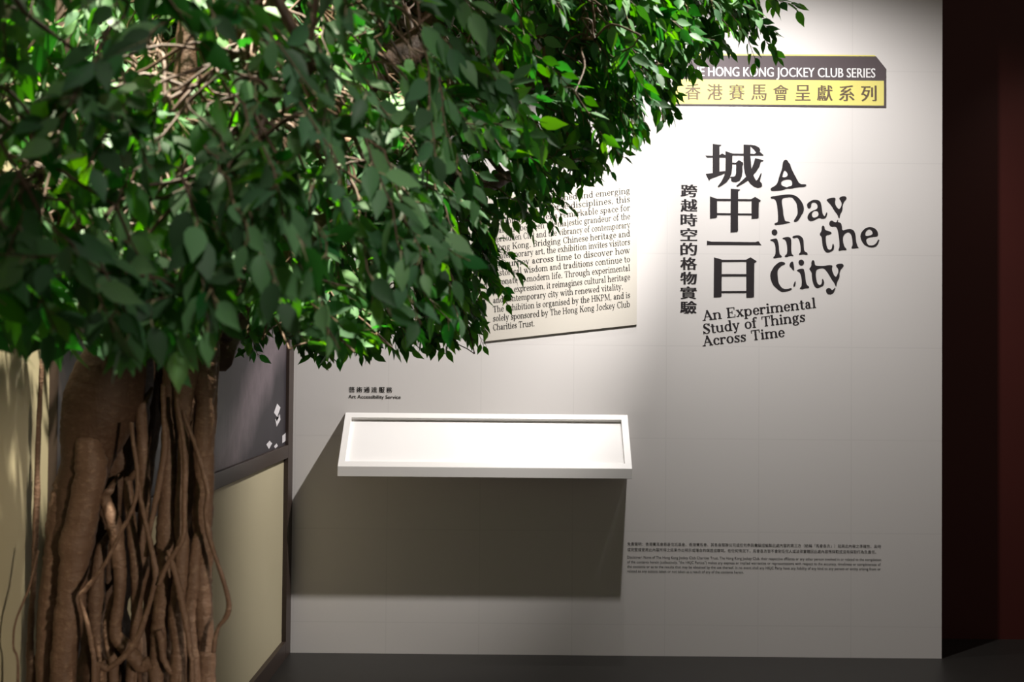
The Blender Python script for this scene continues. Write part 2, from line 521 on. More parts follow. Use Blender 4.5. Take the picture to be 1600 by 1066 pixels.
def serif_line(ink, text, x0, x1, y0, slope, em, justify=True, lean=0.0, weight=0.0):
    """serif text from px x0 to x1 (x1 None = natural width); y0 = baseline at x0; slope in px per px"""
    nat = sum((G[c][0] if c != ' ' else 0.26) for c in text) * em
    ns = text.count(' ')
    sx = 1.0
    extra = 0.0
    if x1 is not None:
        if justify and ns and 0.86 < (x1 - x0) / nat < 1.35:
            glyphs = nat - ns * 0.26 * em
            sx = min(1.06, max(0.9, (x1 - x0) / nat))
            extra = ((x1 - x0) - nat * sx) / ns
        else:
            sx = (x1 - x0) / nat
    x = x0
    ink.l1 += 3e-5
    for c in text:
        if c == ' ':
            x += 0.26 * em * sx + extra
            continue
        adv, prims = G[c]
        for p in prims:
            q = []
            for (u, v) in p:
                X = x + u * em * sx - v * em * lean
                q.append((X, y0 + slope * (x + u * em * sx - x0) - v * em))
            ink.flat(q, [tuple(range(len(q)))])
        x += adv * em * sx

def crop(ox, oy, sc, pts):
    return [(ox + x / sc, oy + y / sc) for x, y in pts]
def circ(x, y, r, n=20):
    return [(x + r * math.cos(2 * math.pi * i / n), y + r * 1.05 * math.sin(2 * math.pi * i / n)) for i in range(n)]

# ------------------------------------------------------------------ exhibition title
ZI = [  # the first sign of the Chinese title
 [(180,65),(360,85),(350,108),(322,110),(322,640),(440,628),(430,680),(280,740),(130,795),(105,835),(35,690),(180,672)],
 [(28,308),(180,312),(325,295),(380,265),(430,290),(455,300),(455,350),(60,348)],
 [(445,215),(600,265),(590,330),(588,560),(570,680),(530,780),(470,860),(380,925),(300,970),(285,950),(360,850),(420,730),(445,620),(448,350)],
 [(585,265),(1050,272),(1090,245),(1165,232),(1240,295),(1225,308),(585,306)],
 [(820,78),(965,85),(965,330),(975,430),(985,560),(1010,680),(1050,770),(1085,830),(1118,805),(1185,670),(1200,680),(1160,840),(1205,890),(1208,940),(1180,968),(1120,980),(1040,955),(960,890),(890,790),(850,680),(828,560),(820,330)],
 [(955,80),(1060,95),(1140,135),(1172,180),(1160,228),(1092,255),(1040,185),(960,110)],
 [(1065,360),(1240,405),(1225,425),(1185,432),(1150,540),(1090,635),(1020,715),(920,820),(800,900),(690,957),(670,940),(780,840),(880,745),(985,590),(1030,480)],
 [(590,455),(660,460),(725,400),(815,455),(815,500),(800,520),(800,640),(785,740),(740,830),(660,860),(590,852),(560,820),(570,780),(540,770),(550,748),(620,745),(650,730),(665,680),(668,490),(590,488)],
]
ZHONG = [
 [(555,65),(750,82),(745,95),(710,120),(708,930),(690,965),(550,975)],
 [(122,225),(272,275),(272,655),(240,675),(122,685)],
 [(988,280),(1062,235),(1180,305),(1170,335),(1140,345),(1138,665),(1110,685),(988,690)],
 [(260,275),(1000,283),(1000,322),(260,318)], [(260,572),(1000,582),(1000,618),(260,612)]]
YI = [[(48,65),(120,82),(860,90),(905,72),(955,138),(60,134),(48,145)]]
RI = [
 [(165,342),(297,380),(292,990),(270,1005),(160,1010)],
 [(703,380),(775,342),(875,405),(868,418),(838,440),(832,1000),(800,1012),(703,1015)],
 [(290,383),(710,383),(710,415),(290,418)], [(290,622),(710,622),(710,658),(290,660)], [(290,905),(710,903),(710,935),(290,935)]]
def lettering_thing(name, px, py, label, cat='lettering', group=None):
    return empty(name, wall_pt(px, py, 0), label, cat, group)

tit = lettering_thing('title_lettering', 1148, 468, 'four large bold black Chinese characters stacked in a column on the white wall')
for polys, (ox, oy, sc) in ((ZI, (1100, 220, 13.32)), (ZHONG, (1100, 290, 13.32)), (YI, (1100, 370, 10.657)), (RI, (1100, 370, 10.657))):
    k = Ink(0, 0.0015)
    for p in polys:
        k.poly([crop(ox, oy, sc, p)])
    k.build('character', M_ink, tit)

ENG = [
 ('word', (1200, 244, 17.76), [[
   [(490,95),(535,110),(580,190),(615,215),(650,350),(780,600),(880,780),(1050,780),(1065,800),(1045,835),(990,855),(760,870),(640,905),(530,895),(430,935),(330,955),(120,970),(75,945),(70,900),(110,870),(215,810),(270,730),(310,560),(385,370),(410,180),(445,115)],
   [(465,385),(520,440),(548,500),(535,560),(470,590),(400,580),(395,560),(425,440)],
   [(590,640),(655,680),(672,760),(660,825),(570,840),(530,872),(460,845),(380,815),(362,750),(375,700),(440,660)]]]),
 ('word', (1200, 300, 12.12), [
  [[(45,105),(70,85),(200,65),(370,45),(440,50),(510,65),(580,110),(650,200),(682,300),(670,380),(630,440),(580,530),(540,560),(495,568),(485,545),(530,480),(562,410),(555,300),(535,200),(480,130),(450,95),(320,105),(275,120),(260,160),(268,250),(285,340),(290,430),(310,500),(325,555),(400,562),(425,578),(330,600),(150,628),(118,615),(130,590),(185,575),(190,500),(182,350),(165,220),(140,150),(100,125),(60,125)]],
  [[(735,230),(770,195),(840,155),(880,145),(960,155),(1000,200),(1015,280),(1030,400),(1050,440),(1075,465),(1100,390),(1125,388),(1100,490),(1030,512),(970,485),(900,520),(820,558),(760,530),(742,480),(770,410),(830,360),(905,335),(940,300),(935,245),(900,200),(840,195),(815,230),(815,280),(780,318),(745,300)],
   [(905,350),(945,370),(958,430),(940,465),(870,492),(840,470),(825,420),(850,370)]],
  [[(1100,145),(1180,112),(1265,105),(1280,125),(1265,190),(1280,250),(1320,310),(1345,325),(1375,300),(1395,240),(1385,180),(1345,130),(1360,100),(1420,78),(1475,85),(1490,120),(1470,150),(1440,180),(1410,250),(1410,340),(1360,430),(1355,490),(1330,490),(1315,430),(1250,350),(1200,260),(1130,180)]]]),
 ('word', (1200, 345, 8.889), [
  [circ(90, 160, 40)],
  [[(28,262),(110,243),(130,258),(150,330),(155,430),(165,470),(195,490),(185,508),(140,508),(80,524),(70,510),(100,480),(105,400),(95,320),(70,285),(35,275)]],
  [[(200,240),(270,220),(315,235),(325,280),(320,400),(330,465),(355,480),(345,488),(300,485),(255,505),(230,500),(235,482),(262,465),(268,400),(255,300),(235,260),(205,250)]],
  [[(340,215),(410,198),(460,215),(492,255),(495,330),(500,420),(545,445),(552,465),(530,475),(490,462),(430,475),(430,460),(455,435),(450,340),(430,260),(405,228),(355,242),(340,235)]]]),
 ('word', (1200, 345, 8.889), [
  [[(745,80),(765,62),(785,80),(790,130),(870,150),(885,170),(865,188),(805,200),(800,250),(810,330),(825,385),(850,405),(885,395),(895,320),(912,322),(918,370),(905,415),(830,445),(790,425),(760,370),(750,280),(745,225),(712,190),(745,140)]],
  [[(848,40),(860,5),(890,-5),(915,15),(950,25),(965,-15),(972,-14),(970,20),(1005,25),(1025,60),(1030,140),(1090,118),(1150,113),(1195,135),(1215,190),(1220,270),(1240,350),(1262,375),(1225,380),(1160,385),(1158,370),(1175,345),(1172,270),(1155,190),(1120,155),(1075,170),(1040,215),(1040,290),(1060,360),(1090,390),(1085,408),(1030,405),(980,418),(978,400),(992,370),(990,280),(975,160),(950,85),(920,80),(880,82),(855,65)]],
  [[(1280,235),(1290,170),(1340,110),(1400,85),(1470,95),(1520,140),(1530,200),(1510,218),(1450,222),(1370,240),(1360,280),(1390,340),(1450,345),(1500,320),(1530,258),(1548,265),(1510,350),(1455,372),(1380,360),(1320,320)],
   [(1400,112),(1435,130),(1455,170),(1445,195),(1375,215),(1350,205),(1355,150)]]]),
 ('word', (1198, 400, 12.7), [
  [[(65,420),(75,330),(115,260),(150,200),(240,125),(300,112),(355,130),(368,155),(340,175),(290,190),(225,260),(210,330),(220,430),(230,520),(270,600),(330,655),(410,660),(490,632),(500,655),(470,680),(400,700),(320,714),(270,700),(190,640),(110,560)]],
  [[(445,200),(470,130),(505,105),(530,130),(545,240),(540,285),(520,285),(490,240)]],
  [[(525,605),(535,560),(560,500),(575,505),(565,590),(540,612)]],
  [circ(685, 130, 55)],
  [[(598,285),(650,255),(730,250),(745,290),(762,370),(770,480),(790,570),(840,605),(835,635),(760,640),(700,660),(655,650),(655,635),(690,610),(695,500),(680,390),(650,320),(605,295)]],
  [[(885,110),(915,80),(945,95),(955,185),(1020,200),(1150,200),(1220,180),(1300,185),(1305,205),(1290,250),(1310,330),(1350,405),(1380,415),(1400,370),(1425,310),(1415,250),(1370,200),(1385,170),(1440,152),(1510,155),(1528,190),(1500,230),(1465,270),(1440,330),(1445,420),(1390,520),(1380,600),(1360,595),(1345,540),(1290,470),(1240,380),(1180,290),(1130,240),(1060,240),(985,270),(970,340),(980,450),(1000,540),(1040,580),(1080,570),(1095,530),(1095,470),(1115,450),(1140,510),(1125,590),(1050,620),(1000,638),(950,610),(910,520),(895,420),(890,320),(845,265),(850,245),(885,200)]],
  [[(1170,690),(1190,650),(1230,632),(1265,645),(1290,680),(1320,670),(1350,628),(1363,632),(1340,700),(1300,750),(1240,765),(1190,740)]]]),
]
ent = lettering_thing('title_lettering', 1285, 462, 'large wobbly black English title beside the big Chinese characters')
for nm, (ox, oy, sc), letters in ENG:
    k = Ink(0, 0.0015)
    for loops in letters:
        k.poly([chaikin(crop(ox, oy, sc, lp), 1) for lp in loops])
    k.build(nm, M_ink, ent)

sub = lettering_thing('subtitle_lettering', 1076, 490, 'narrow column of nine small black Chinese characters left of the big title')
for i, ch in enumerate('跨越時空的格物實驗'):
    k = Ink(0, 0.0012)
    set_char(k, ch, 1076.6 - 0.12 * i, 298.2 + 22.75 * i, 24.6, 19.6, (-0.85, -0.3, 0.3, 0.85))
    k.build('character', M_ink, sub)

sue = lettering_thing('subtitle_lettering', 1187, 542, 'three slanting lines of black serif English below the title')
for txt, a, b, y0, sl in (('An Experimental', 1098, 1276, 501.4, -.115), ('Study of Things', 1098.6, 1259, 522.2, -.125), ('Across Time', 1098, 1227, 541.2, -.118)):
    nat = sum(G[c][0] if c != ' ' else 0.30 for c in txt)
    x = a
    for wd in txt.split(' '):
        wl = sum(G[c][0] for c in wd) / nat * (b - a)
        k = Ink(0, 0.0012)
        for off in (-0.35, 0.35):
            serif_line(k, wd, x + off, x + wl + off, y0 + sl * (x - a), sl, 23.0, False, 0.10)
        k.build('word', M_ink, sue)
        x += wl + 0.30 / nat * (b - a)

# ------------------------------------------------------------------ series sign
sign = lettering_thing('series_sign', 1219, 168, 'grey and yellow series sign with clipped corner at top of the white wall', 'sign')
k = Ink(0, 0.004)
k.poly([[(1053.5, 83.5), (1366, 86.0), (1369, 88.2), (1384, 107), (1384, 167.9), (1053.5, 164.2)]])
k.build('sign_board', M_sgrey, sign)
k = Ink(0.004, 0.0046)
k.poly([[(1053.5, 123.6), (1381.2, 126.2), (1381.2, 165.1), (1053.5, 162.2)]])
k.build('yellow_band', M_syel, sign)
k = Ink(0.004, 0.0046)
k.poly([[(1053.5, 83.5), (1366, 86.0), (1369, 88.2), (1053.5, 86.2)]])
k.build('yellow_edge', M_syel, sign)
k = Ink(0.004, 0.0048)
set_font_line(k, 'THE HONG KONG JOCKEY CLUB SERIES', 1071, 1367.5, 118.6, 121.3, 15.4, 0.73, (-0.3, 0.0, 0.3))
k.build('white_lettering', M_swhite, sign)
k = Ink(0.004, 0.0052)
for i, ch in enumerate('香港賽馬會呈獻系列'):
    set_char(k, ch, 1082.6 + 34.35 * i, 143.4 + 0.32 * i, 23.4, 24.6, (-0.5, 0.0, 0.5))
k.build('grey_lettering', M_sink, sign)

# ------------------------------------------------------------------ text boards
def board(name, quad, label):
    o = empty(name, wall_pt(quad[3][0], quad[3][1], 0), label, 'text board')
    k = Ink(0.0004, 0.007)
    k.poly([quad])
    b = k.build('board', [M_board, M_edge_shade], o)
    n = [p.normal.copy() for p in b.data.polygons]
    b.data.polygons.foreach_set('material_index', [0 if abs(q.y) > 0.9 else 1 for q in n])
    return o
eb = board('text_board', [(758.3, 309.5), (996, 284), (995, 507.3), (758.3, 533.5)], 'ivory slanted board of English text on the white wall, beside the leaves')
LINES = [('celebrating established and emerging', 302.2), ('artists from diverse disciplines, this', 315.6), ('exhibition creates a remarkable space for', 329.0),
 ('dialogue between the majestic grandeur of the', 342.4), ('Forbidden City and the vibrancy of contemporary', 355.8), ('Hong Kong. Bridging Chinese heritage and', 369.4),
 ('contemporary art, the exhibition invites visitors', 382.4), ('to journey across time to discover how', 395.6), ('historical wisdom and traditions continue to', 409.2),
 ('resonate in modern life. Through experimental', 423.0), ('artistic expression, it reimagines cultural heritage', 437.2), ('and contemporary city with renewed vitality.', 451.0),
 ('The exhibition is organised by the HKPM, and is', 465.4), ('solely sponsored by The Hong Kong Jockey Club', 479.6), ('Charities Trust.', 493.6)]
k = Ink(0.007, 0.0075)
for txt, yr in LINES:
    x1 = 985.0
    if txt.startswith('and contemp'): x1 = 974.0
    if txt.startswith('Charities'): x1 = 836.0
    serif_line(k, txt, 770.5, x1, yr + 0.107 * 214.5, -0.107, 14.4, True, 0.05)
k.build('printed_text', M_print, eb)
cb = board('text_board', [(560, 330), (757.6, 309.5), (757.6, 468.4), (560, 467)], 'ivory board of Chinese text half hidden behind the leaves')
k = Ink(0.007, 0.0075)
for r_ in range(4):
    for i, ch in enumerate('典故文化'):
        if r_ == 3:
            set_char(k, ch, 705 + 14.6 * i, 397.5 - 1.2 * i, 12.2, 12.2, (-0.2, 0.2))
k.build('printed_text', M_print, cb)

# ------------------------------------------------------------------ service lettering and small print
sv = lettering_thing('service_lettering', 585, 624, 'small bold black Chinese and English heading above the white sloping ledge')
k = Ink(0, 0.0012)
for i, ch in enumerate('藝術通達服務'):
    set_char(k, ch, 549.8 + 11.72 * i, 608.9 + 0.1 * i, 8.9, 8.7, (-0.2, 0.2))
k.build('text_line', M_print, sv)
k = Ink(0, 0.0012)
set_font_line(k, 'Art Accessibility Service', 544.4, 626.2, 622.6, 623.4, 5.9, 0.73, (-0.12, 0.12))
k.build('text_line', M_print, sv)

dsc = lettering_thing('disclaimer_lettering', 1180, 896, 'block of tiny grey small print low on the white wall right of the ledge')
CL = ['免責聲明：香港賽馬會慈善信託基金、香港賽馬會、其各自關聯公司或任何參與彙編或編製此處內容的第三方（統稱「馬會各方」）就與此內容之準確性、及時',
      '或完整或使用此內容所得之結果作出明示或隱含的保證或聲明。在任何情況下，馬會各方皆不會對任何人或法律實體因此處內容而採取或沒有採取行為負責任。']
for ln_, y0 in zip(CL, (852.4, 861.2)):
    k = Ink(0, 0.0010)
    set_font_line(k, ln_, 980.2, 1376.5 if y0 < 855 else 1369, y0, y0 + 4.0, 5.0, 0.86)
    k.build('text_line', M_print, dsc)
EL = [('Disclaimer: None of The Hong Kong Jockey Club Charities Trust, The Hong Kong Jockey Club, their respective affiliates or any other person involved in or related to the compilation', 872.8, 1376.5),
      ('of the contents herein (collectively, "the HKJC Parties") makes any express or implied warranties or representations with respect to the accuracy, timeliness or completeness of', 880.2, 1376),
      ('the contents or as to the results that may be obtained by the use thereof. In no event shall any HKJC Party have any liability of any kind to any person or entity arising from or', 887.4, 1376),
      ('related to any actions taken or not taken as a result of any of the contents herein.', 894.6, 1162)]
for tx, y0, x1 in EL:
    k = Ink(0, 0.0010)
    set_font_line(k, tx, 980, x1, y0, y0 + 0.0103 * (x1 - 980), 4.4, 0.73)
    k.build('text_line', M_print, dsc)

# ------------------------------------------------------------------ sloping ledge
YF = WY - 0.205
bl, br = at(540, 645, WY), at(981.5, 648, WY)
fl_, fr_ = at(527, 728.5, YF), at(987, 733, YF)
x0, x1 = bl.x, br.x
fx0, fx1 = fl_.x, fr_.x
x0 = (x0 + fx0) / 2; x1 = (x1 + fx1) / 2
zb = (bl.z + br.z) / 2
zf = (fl_.z + fr_.z) / 2
zlow = (at(527, 744.5, YF).z + at(987, 748.5, YF).z) / 2
ledge = empty('display_ledge', ((x0 + x1) / 2, WY, zlow), 'empty white sloping ledge with raised rim fixed to the white wall', 'ledge')
S = Vector((0, YF - WY, zf - zb))           # down the slope
SL = S.length
Sn = S.normalized()
Nn = Vector((0, -1, 0)).cross(Vector((1, 0, 0)))
Nn = Vector((1, 0, 0)).cross(Sn).normalized()
if Nn.z < 0: Nn = -Nn
rim, dep = 0.034, 0.022
def sp_(x, s, d=0.0):
    return Vector((x, WY, zb)) + Sn * s - Nn * d
xa, xb = x0 + rim, x1 - rim
sa, sb_ = rim * 0.9, SL - rim * 0.9
V = [sp_(x0, 0), sp_(x1, 0), sp_(x1, SL), sp_(x0, SL),
     sp_(xa, sa), sp_(xb, sa), sp_(xb, sb_), sp_(xa, sb_),
     sp_(xa, sa, dep), sp_(xb, sa, dep), sp_(xb, sb_, dep), sp_(xa, sb_, dep),
     Vector((x0, YF, zlow)), Vector((x1, YF, zlow)), Vector((x0, WY, zlow)), Vector((x1, WY, zlow))]
Fc = [(0, 1, 5, 4), (1, 2, 6, 5), (2, 3, 7, 6), (3, 0, 4, 7), (4, 5, 9, 8), (5, 6, 10, 9), (6, 7, 11, 10), (7, 4, 8, 11),
      (3, 2, 13, 12), (12, 13, 15, 14), (0, 3, 12, 14), (1, 15, 13, 2), (0, 14, 15, 1), (8, 9, 10, 11)]
bm = bmesh.new()
bv = [bm.verts.new(v) for v in V]
for f in Fc: bm.faces.new([bv[i] for i in f])
bmesh.ops.recalc_face_normals(bm, faces=bm.faces)
es = [e for e in bm.edges if e.calc_length() > 0 and len(e.link_faces) == 2 and e.calc_face_angle(0) > 0.4]
bmesh.ops.bevel(bm, geom=es, offset=0.0012, segments=1, affect='EDGES')
bm_obj('rimmed_body', bm, M_shelf, ledge)
g = 0.002
tv = [sp_(xa + g, sa + g, dep - 0.0006), sp_(xb - g, sa + g, dep - 0.0006), sp_(xb - g, sb_ - g, dep - 0.0006), sp_(xa + g, sb_ - g, dep - 0.0006)]
mesh_obj('tray_insert', tv + [v - Nn * 0.0006 for v in tv], [(0, 1, 2, 3), (0, 4, 5, 1), (1, 5, 6, 2), (2, 6, 7, 3), (3, 7, 4, 0)], M_tray, ledge)

# ------------------------------------------------------------------ the tree
TY = 2.2
tree = empty('ficus_tree', (at(200, 1066, TY).x, TY, 0), 'leafy indoor ficus tree with twisted aerial roots beside the cream wall', 'tree')

def spline(pts, n):
    """Catmull-Rom through rows of floats"""
    P = np.array(pts, float)
    P = np.vstack([2 * P[0] - P[1], P, 2 * P[-1] - P[-2]])
    out = []
    for i in range(1, len(P) - 2):
        for k in range(n):
            t_ = k / n
            a, b, c, d_ = P[i - 1], P[i], P[i + 1], P[i + 2]
            out.append(0.5 * ((2 * b) + (-a + c) * t_ + (2 * a - 5 * b + 4 * c - d_) * t_ ** 2 + (-a + 3 * b - 3 * c + d_) * t_ ** 3))
    out.append(P[-2])
    return np.array(out)

def tube(path, radii, sides, rough=0.0, flute=0.0, seed=0, cap=True):
    """verts, faces of a gnarled tube; path (n,3), radii (n,)"""
    rg = np.random.default_rng(seed)
    n = len(path)
    tg = np.gradient(path, axis=0)
    tg /= np.linalg.norm(tg, axis=1)[:, None] + 1e-9
    ref = np.array([0.0, 1.0, 0.0]) if abs(tg[:, 1]).mean() < 0.7 else np.array([1.0, 0, 0])
    u = np.cross(tg, ref); u /= np.linalg.norm(u, axis=1)[:, None] + 1e-9
    w = np.cross(tg, u)
    ang = np.linspace(0, 2 * math.pi, sides, endpoint=False)
    k1, k2 = rg.integers(3, 6), rg.integers(6, 10)
    p1, p2 = rg.random(2) * 6.28
    s = np.concatenate([[0], np.cumsum(np.linalg.norm(np.diff(path, axis=0), axis=1))])
    verts = []
    nse = rg.normal(size=(n, sides))
    nse = (nse + np.roll(nse, 1, 1) + np.roll(nse, -1, 1)) / 2.2
    wob = np.interp(s, np.arange(0, s[-1] + 0.1, 0.035), rg.normal(size=len(np.arange(0, s[-1] + 0.1, 0.035))))
    for i in range(n):
        tw = s[i] * 1.6
        rr = radii[i] * (1 + flute * (0.6 * np.sin(k1 * ang + p1 + tw) + 0.4 * np.sin(k2 * ang + p2 - tw * 1.7)) + rough * nse[i] + rough * 0.9 * wob[i])
        verts.append(path[i] + np.outer(rr * np.cos(ang), u[i]) + np.outer(rr * np.sin(ang), w[i]))
    verts = np.vstack(verts)
    faces = []
    for i in range(n - 1):
        for j in range(sides):
            a, b = i * sides + j, i * sides + (j + 1) % sides
            faces.append((a, b, b + sides, a + sides))
    if cap:
        faces.append(tuple(range(sides - 1, -1, -1)))
        faces.append(tuple((n - 1) * sides + j for j in range(sides)))
    return verts, faces

def clear_of_wall(v):
    v[:, 0] = np.maximum(v[:, 0], -1.116)
    return v

def px_tube(pts, Y, n=6, sides=14, rough=0.05, flute=0.06, seed=0, to_floor=True):
    rows = []
    for (x, y, r) in pts:
        p = at(x, y, Y)
        rows.append((p.x, p.y, p.z, r / F * Y))
    if to_floor:
        p = Vector(rows[-1][:3]); r = rows[-1][3]
        rows.append((p.x + random.uniform(-.02, .02), p.y + random.uniform(-.03, .03), p.z * 0.5, r * 1.1))
        rows.append((p.x + random.uniform(-.05, .05), p.y + random.uniform(-.06, .06), 0.0, r * 1.5))
    S_ = spline(rows, n)
    S_[:, 2] = np.maximum(S_[:, 2], 0.0)
    v, f = tube(S_[:, :3], np.maximum(S_[:, 3], 0.0008), sides, rough, flute, seed)
    return clear_of_wall(v), f

def merged(tubes):
    v, f, n0 = [], [], 0
    for a, b in tubes:
        a = clear_of_wall(a)
        v.append(a)
        f += [tuple(i + n0 for i in q) for q in b]
        n0 += len(a)
    return np.vstack(v), f

LIMB = [(205, 440, 30), (197, 500, 36), (186, 547, 44), (173, 586, 53), (163, 622, 57), (153, 656, 53), (143, 690, 45), (133, 730, 36), (120, 790, 34), (108, 850, 30), (102, 900, 24), (98, 960, 20), (92, 1066, 22)]
BACKL = [(200, 470, 40), (190, 600, 44), (183, 700, 40), (172, 800, 36), (168, 900, 34), (165, 980, 36), (165, 1066, 40)]
BACKR = [(300, 420, 40), (292, 500, 44), (290, 560, 40), (290, 650, 34), (290, 760, 28), (290, 860, 28), (288, 950, 26), (283, 1066, 27)]
BACKM = [(238, 440, 30), (236, 520, 30), (232, 600, 26), (228, 690, 19), (224, 760, 12), (220, 800, 8)]
v_, f_ = merged([px_tube(BACKM, TY + 0.16, 6, 18, 0.05, 0.10, 6, False), px_tube(LIMB, TY - 0.02, 8, 28, 0.012, 0.03, 3), px_tube(BACKL, TY + 0.10, 6, 22, 0.05, 0.10, 4), px_tube(BACKR, TY + 0.08, 6, 22, 0.05, 0.10, 5)])
mesh_obj('trunk', v_, f_, M_limb, tree, True)

ROOTS = [  # (points, depth offset)
 ([(138,690,20),(142,735,24),(130,800,24),(118,860,25),(112,920,22),(106,980,21),(98,1066,19)], -0.07),
 ([(122,704,14),(106,750,19),(97,800,21),(90,860,19),(82,920,18),(76,980,16),(73,1066,15)], -0.03),
 ([(165,780,8),(180,825,11),(185,870,10),(188,900,9),(186,940,9),(180,980,10),(184,998,11),(200,1015,11),(220,1040,11),(245,1066,11)], -0.06),
 ([(200,760,7),(207,840,8),(212,880,9),(214,930,9),(213,980,8),(208,1020,8),(205,1066,8)], -0.04),
 ([(220,640,8),(223,700,9),(226,780,9),(222,850,9),(224,890,9),(219,920,7),(216,960,7),(222,1066,8)], -0.02),
 ([(300,490,20),(275,560,18),(268,620,14),(266,680,13),(264,740,14),(262,800,15),(262,850,18),(260,900,14),(252,960,13),(248,1010,12),(244,1066,13)], -0.06),
 ([(318,470,30),(314,520,30),(317,580,22),(320,630,15),(318,700,17),(318,760,16),(316,820,15),(320,860,13),(315,900,15),(318,950,13),(322,1010,13),(324,1066,13)], -0.05),
 ([(333,540,10),(331,640,8),(328,700,7),(327,760,7),(324,800,7),(318,850,7),(322,1066,7)], -0.03),
 ([(296,540,22),(287,630,14),(287,700,9),(284,760,9),(282,820,10),(285,850,11),(282,900,12),(276,960,13),(280,1010,12),(278,1066,13)], -0.08),
 ([(310,840,8),(305,870,9),(302,910,10),(297,950,9),(300,1000,8),(305,1066,8)], -0.07),
 ([(158,860,9),(150,930,12),(152,990,12),(160,1030,10),(168,1066,12)], -0.01),
 ([(175,940,6),(168,980,7),(172,1020,7),(178,1066,8)], -0.03),
 ([(235,880,10),(238,960,13),(230,1010,11),(222,1066,10)], 0.05),
 ([(262,930,14),(262,1000,14),(258,1066,14)], 0.02),
]
for i, (pts, dy) in enumerate(ROOTS):
    x_, y_, r_ = pts[0]
    pts = [(x_ + 3, y_ - 34, r_ * 0.25), (x_ + 1, y_ - 14, r_ * 0.75)] + pts
    v_, f_ = px_tube(pts, TY + dy, 9, 14, 0.055, 0.07, 20 + i)
    k_ = np.clip((np.arange(len(v_)) // 14) / 18.0, 0, 1)
    v_[:, 1] += (1 - k_) ** 1.5 * 0.06
    mesh_obj('root_column', v_, f_, M_bark, tree, True)
VINES = [
 ([(206,660,3),(208,690,3),(214,730,3.2),(214,770,3.2),(203,805,3.2),(190,830,3.2),(165,880,3.2),(135,920,3.6),(127,930,4),(128,945,3),(138,980,3.5),(143,1010,4),(148,1066,4.5)], -0.13, True),
 ([(214,740,3.2),(217,765,3.5),(224,800,4),(233,840,4),(241,880,4.5),(243,905,4.5),(236,935,5),(225,970,5),(213,1000,5),(195,1025,5),(170,1045,4.5),(150,1066,5)], -0.12, True),
 ([(255,600,4),(256,650,4),(258,700,5),(250,750,5),(240,800,4.5),(234,830,4),(228,870,4)], -0.09, False),
 ([(277,620,3),(279,645,3.5),(284,670,3.5),(289,720,4),(288,790,4.5),(286,840,4.5),(270,868,4.5),(258,890,4.5),(248,915,4)], -0.13, False),
 ([(286,640,3),(291,660,3.2),(303,690,3.4),(315,730,3.5),(324,770,3.5),(321,800,3.5),(326,835,3.5),(340,880,3.3),(350,910,3.4),(358,945,3.8),(353,965,3.4),(342,980,3.2),(336,1000,3.8),(334,1020,3.5)], -0.12, False),
 ([(262,860,3.5),(269,880,4),(280,920,5.5),(285,945,5.5),(292,980,5),(297,1020,4),(300,1066,4)], -0.13, True),
 ([(248,985,4),(252,1000,6),(256,1030,6),(268,1050,6),(282,1066,6)], -0.09, True),
 ([(66,560,3),(60,680,4),(57,800,4.5),(53,900,4.5),(49,960,4.5),(47,1020,6),(49,1066,8)], 0.02, True),
 ([(60,860,1.4),(55,880,1.6),(45,920,1.8),(25,970,1.8),(21,1010,1.8),(28,1066,2)], -0.12, True),
]
for i, (pts, dy, tf) in enumerate(VINES):
    v_, f_ = px_tube(pts, TY + dy, 8, 9, 0.08, 0.04, 60 + i, tf)
    mesh_obj('aerial_root', v_, f_, M_bark, tree, True)

# limbs of the crown: (x, y, z, radius)
LIMBS = [
 [(-.83, 2.2, 1.55, .05), (-.79, 2.2, 1.85, .036), (-.755, 2.2, 2.15, .027), (-.74, 2.18, 2.45, .022), (-.70, 2.1, 2.8, .015)],
 [(-.72, 2.26, 1.55, .06), (-.62, 2.35, 1.95, .05), (-.42, 2.45, 2.18, .045), (-.27, 2.56, 2.33, .040), (-.20, 2.62, 2.46, .034), (-.08, 2.72, 2.74, .026), (.3, 2.95, 2.98, .014), (.75, 3.2, 3.0, .004)],
 [(-.86, 2.15, 1.6, .05), (-.90, 1.95, 1.75, .04), (-.92, 1.7, 1.80, .03), (-.96, 1.45, 1.9, .018), (-.9, 1.2, 2.0, .008)],
 [(-.80, 2.12, 1.6, .045), (-.66, 1.9, 1.82, .028), (-.46, 1.68, 1.92, .015), (-.30, 1.5, 1.96, .004)],
 [(-.72, 2.3, 1.5, .05), (-.66, 2.6, 1.75, .036), (-.56, 2.95, 1.84, .026), (-.42, 3.2, 1.82, .016), (-.22, 3.4, 1.75, .007)],
 [(-.70, 2.3, 1.6, .05), (-.45, 2.6, 1.92, .036), (-.10, 2.9, 2.02, .026), (.0, 3.05, 2.08, .014), (.10, 3.15, 2.1, .006)],
 [(-.78, 2.1, 1.7, .04), (-.55, 1.9, 2.1, .03), (-.30, 1.8, 2.35, .02), (-.02, 1.85, 2.45, .008)],
 [(-.60, 2.38, 2.0, .04), (-.25, 2.5, 2.16, .03), (.15, 2.72, 2.3, .02), (.34, 2.9, 2.38, .012), (.46, 3.0, 2.42, .004)],
]
limb_paths = []
limb_objs = []
for i, L in enumerate(LIMBS):
    S_ = spline(L, 8)
    limb_paths.append(S_[:, :3])
    v_, f_ = tube(S_[:, :3], np.maximum(S_[:, 3], .003), 12, 0.05, 0.05, 90 + i)
    limb_objs.append(mesh_obj('branch', v_, f_, M_limb if i < 2 else M_bark, tree, True))

